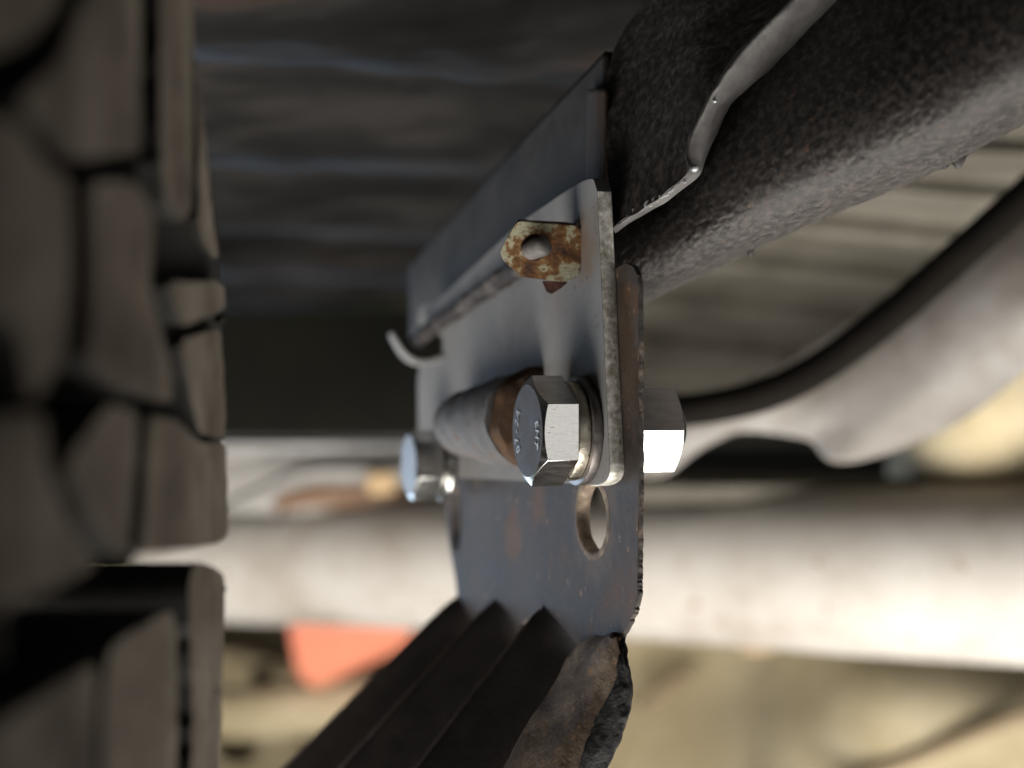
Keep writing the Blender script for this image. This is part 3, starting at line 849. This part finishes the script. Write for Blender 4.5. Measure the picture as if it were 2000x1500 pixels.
plate('hanging_tab', round2([(1058, 548), (1112, 550), (1098, 562), (1078, 574), (1068, 570)], 4, 0.15), [], lambda p: CP(p[0], p[1], 2.0), lambda p: CP(p[0], p[1], 4.5), M['clip_rust'], cl, bevel=0.2)
st = thing('stud', CP(1044, 483, 0), 'dull grey stud end poking through the hole of the rusty clip', 'stud')
ax = (-U + Vector((0.32, 0, 0.14))).normalized()
revolve('stud_shaft', [(-3, 1.8), (0, 1.9), (2.4, 1.85), (3.5, 1.7), (4.1, 1.2), (4.3, 0.5)], CP(1041, 487, 0.3), ax, M['stud'], st, seg=28, smooth=70,
        rad_fn=lambda a, r, an: r * (1 + 0.06 * math.sin(2 * an + a)))

# dirty rod lying along the top of the plate
rd = thing('dirty_rod', PL(910, 595, 2.2), 'dirty dark rod running from the rusty clip to the hooked tab', 'rod')
tube('rod_body', [PL(1040, 498, 2.2), PL(1005, 528, 2.2), PL(960, 558, 2.2), PL(910, 594, 2.2), PL(860, 628, 2.4), PL(815, 664, 3.0)], [1.7, 1.75, 1.9, 1.7, 1.75, 1.7], M['rod'], rd, seg=20, wob=0.5)

# ================================================================== tyre
TX = -42.0
def T(px, py, off=0.0):
    d = -TX * FPX / (1000 - px)
    return W(TX + off, d, (750 - py) * d / FPX)
ty = thing('tyre', W(-130, -80, -CAMZ * 1000 + 60), 'dusty off-road tyre with chunky shoulder blocks, blurred in the left foreground', 'tyre')
prof = [(-48, 215), (-50, 240), (-53, 262), (-58, 275), (-66, 284), (-90, 290), (-150, 292), (-200, 290), (-225, 280), (-235, 255), (-238, 215), (-225, 200), (-65, 200)]
rows = []
for k in range(160):
    an = 2 * math.pi * k / 160
    rows.append([W(x, -80 + r * math.cos(an), -11 + r * math.sin(an)) for x, r in prof])
rows.append(rows[0])
v, f = grid(rows, closed=True)
mesh_obj('carcass', v, f, M['carcass'], ty, smooth=60)
blocks = [
    ([(300, -80), (380, -80), (425, 250), (452, 440), (459, 600), (459, 860), (458, 1046), (345, 1058), (300, 1000)], -2.0, 18),
    ([(-90, -80), (128, -80), (112, 15), (50, 85), (-90, 125)], 0.0, 16),
    ([(186, -80), (268, -80), (270, 298), (230, 303), (140, 312), (80, 250), (30, 195), (110, 120)], 0.3, 14),
    ([(302, -80), (360, -80), (370, 200), (366, 410), (340, 435), (314, 398), (304, 300)], 0.6, 14),
    ([(380, -80), (368, 0), (390, 120), (406, 250), (422, 420), (434, 500), (420, 505), (396, 450), (394, 250), (386, 60)], -0.5, 22),
    ([(-90, 215), (35, 235), (90, 320), (138, 350), (142, 520), (128, 700), (60, 790), (40, 640), (-90, 560)], 0.0, 14),
    ([(166, 352), (262, 356), (292, 425), (284, 560), (322, 715), (330, 790), (210, 752), (160, 705), (172, 520)], 0.5, 14),
    ([(322, 552), (415, 548), (436, 560), (437, 600), (428, 608), (352, 640)], 0.2, 24),
    ([(352, 664), (430, 640), (436, 700), (441, 820), (436, 858), (390, 848), (368, 745)], 0.0, 24),
    ([(215, 785), (270, 805), (262, 940), (250, 1080), (232, 1088), (175, 1010), (128, 905)], 0.0, 24),
    ([(284, 812), (345, 822), (388, 866), (438, 864), (441, 960), (440, 1058), (318, 1076), (272, 1082), (280, 940)], 0.3, 26),
    ([(-90, 820), (80, 805), (95, 930), (145, 1040), (185, 1106), (60, 1165), (-90, 1220)], 0.2, 14),
    ([(440, 1142), (436, 1122), (418, 1106), (392, 1098), (376, 1108), (368, 1150), (372, 1250), (376, 1400), (372, 1620), (424, 1620), (432, 1400)], 0.0, 34),
    ([(352, 1180), (357, 1400), (352, 1620), (215, 1620), (210, 1400), (226, 1262)], -0.6, 34),
    ([(198, 1286), (192, 1450), (196, 1620), (-90, 1620), (-90, 1475), (60, 1378)], -0.3, 34),
]
for pts, off, dep in blocks:
    pr = []
    rp_ = round2(pts, 4, 0.2)
    for i in range(len(rp_)):
        a = rp_[i]; b = rp_[(i + 1) % len(rp_)]
        m_ = max(1, int(math.hypot(b[0] - a[0], b[1] - a[1]) / 16))
        for j in range(m_):
            x = a[0] + (b[0] - a[0]) * j / m_; y = a[1] + (b[1] - a[1]) * j / m_
            nv = mnoise.noise_vector(Vector((x * 0.035, y * 0.035, 2.0)))
            pr.append((x + nv.x * 2.2, y + nv.y * 2.2))
    plate('tread_block', pr, [], lambda p: T(p[0], p[1], off), lambda p: T(p[0], p[1], off - dep), M['carcass'] if off == -2.0 else M['tyre'], ty, side_mat=M['carcass'], bevel=1.7, bevseg=3, smooth=40)
for px, py, l in ((438, 622, 1.1), (441, 872, 0.8), (440, 1152, 1.0), (436, 1215, 0.7), (424, 1352, 1.0), (440, 1015, 0.6)):
    a = T(px - 3, py, -0.6)
    tube('rubber_nub', [a, a + Vector((0.2, 0.7, -0.15)) * l * MM, a + Vector((0.7, 1.2, 0.1)) * l * MM], [0.7, 0.55, 0.25], M['carcass'], ty, seg=8, n=3)
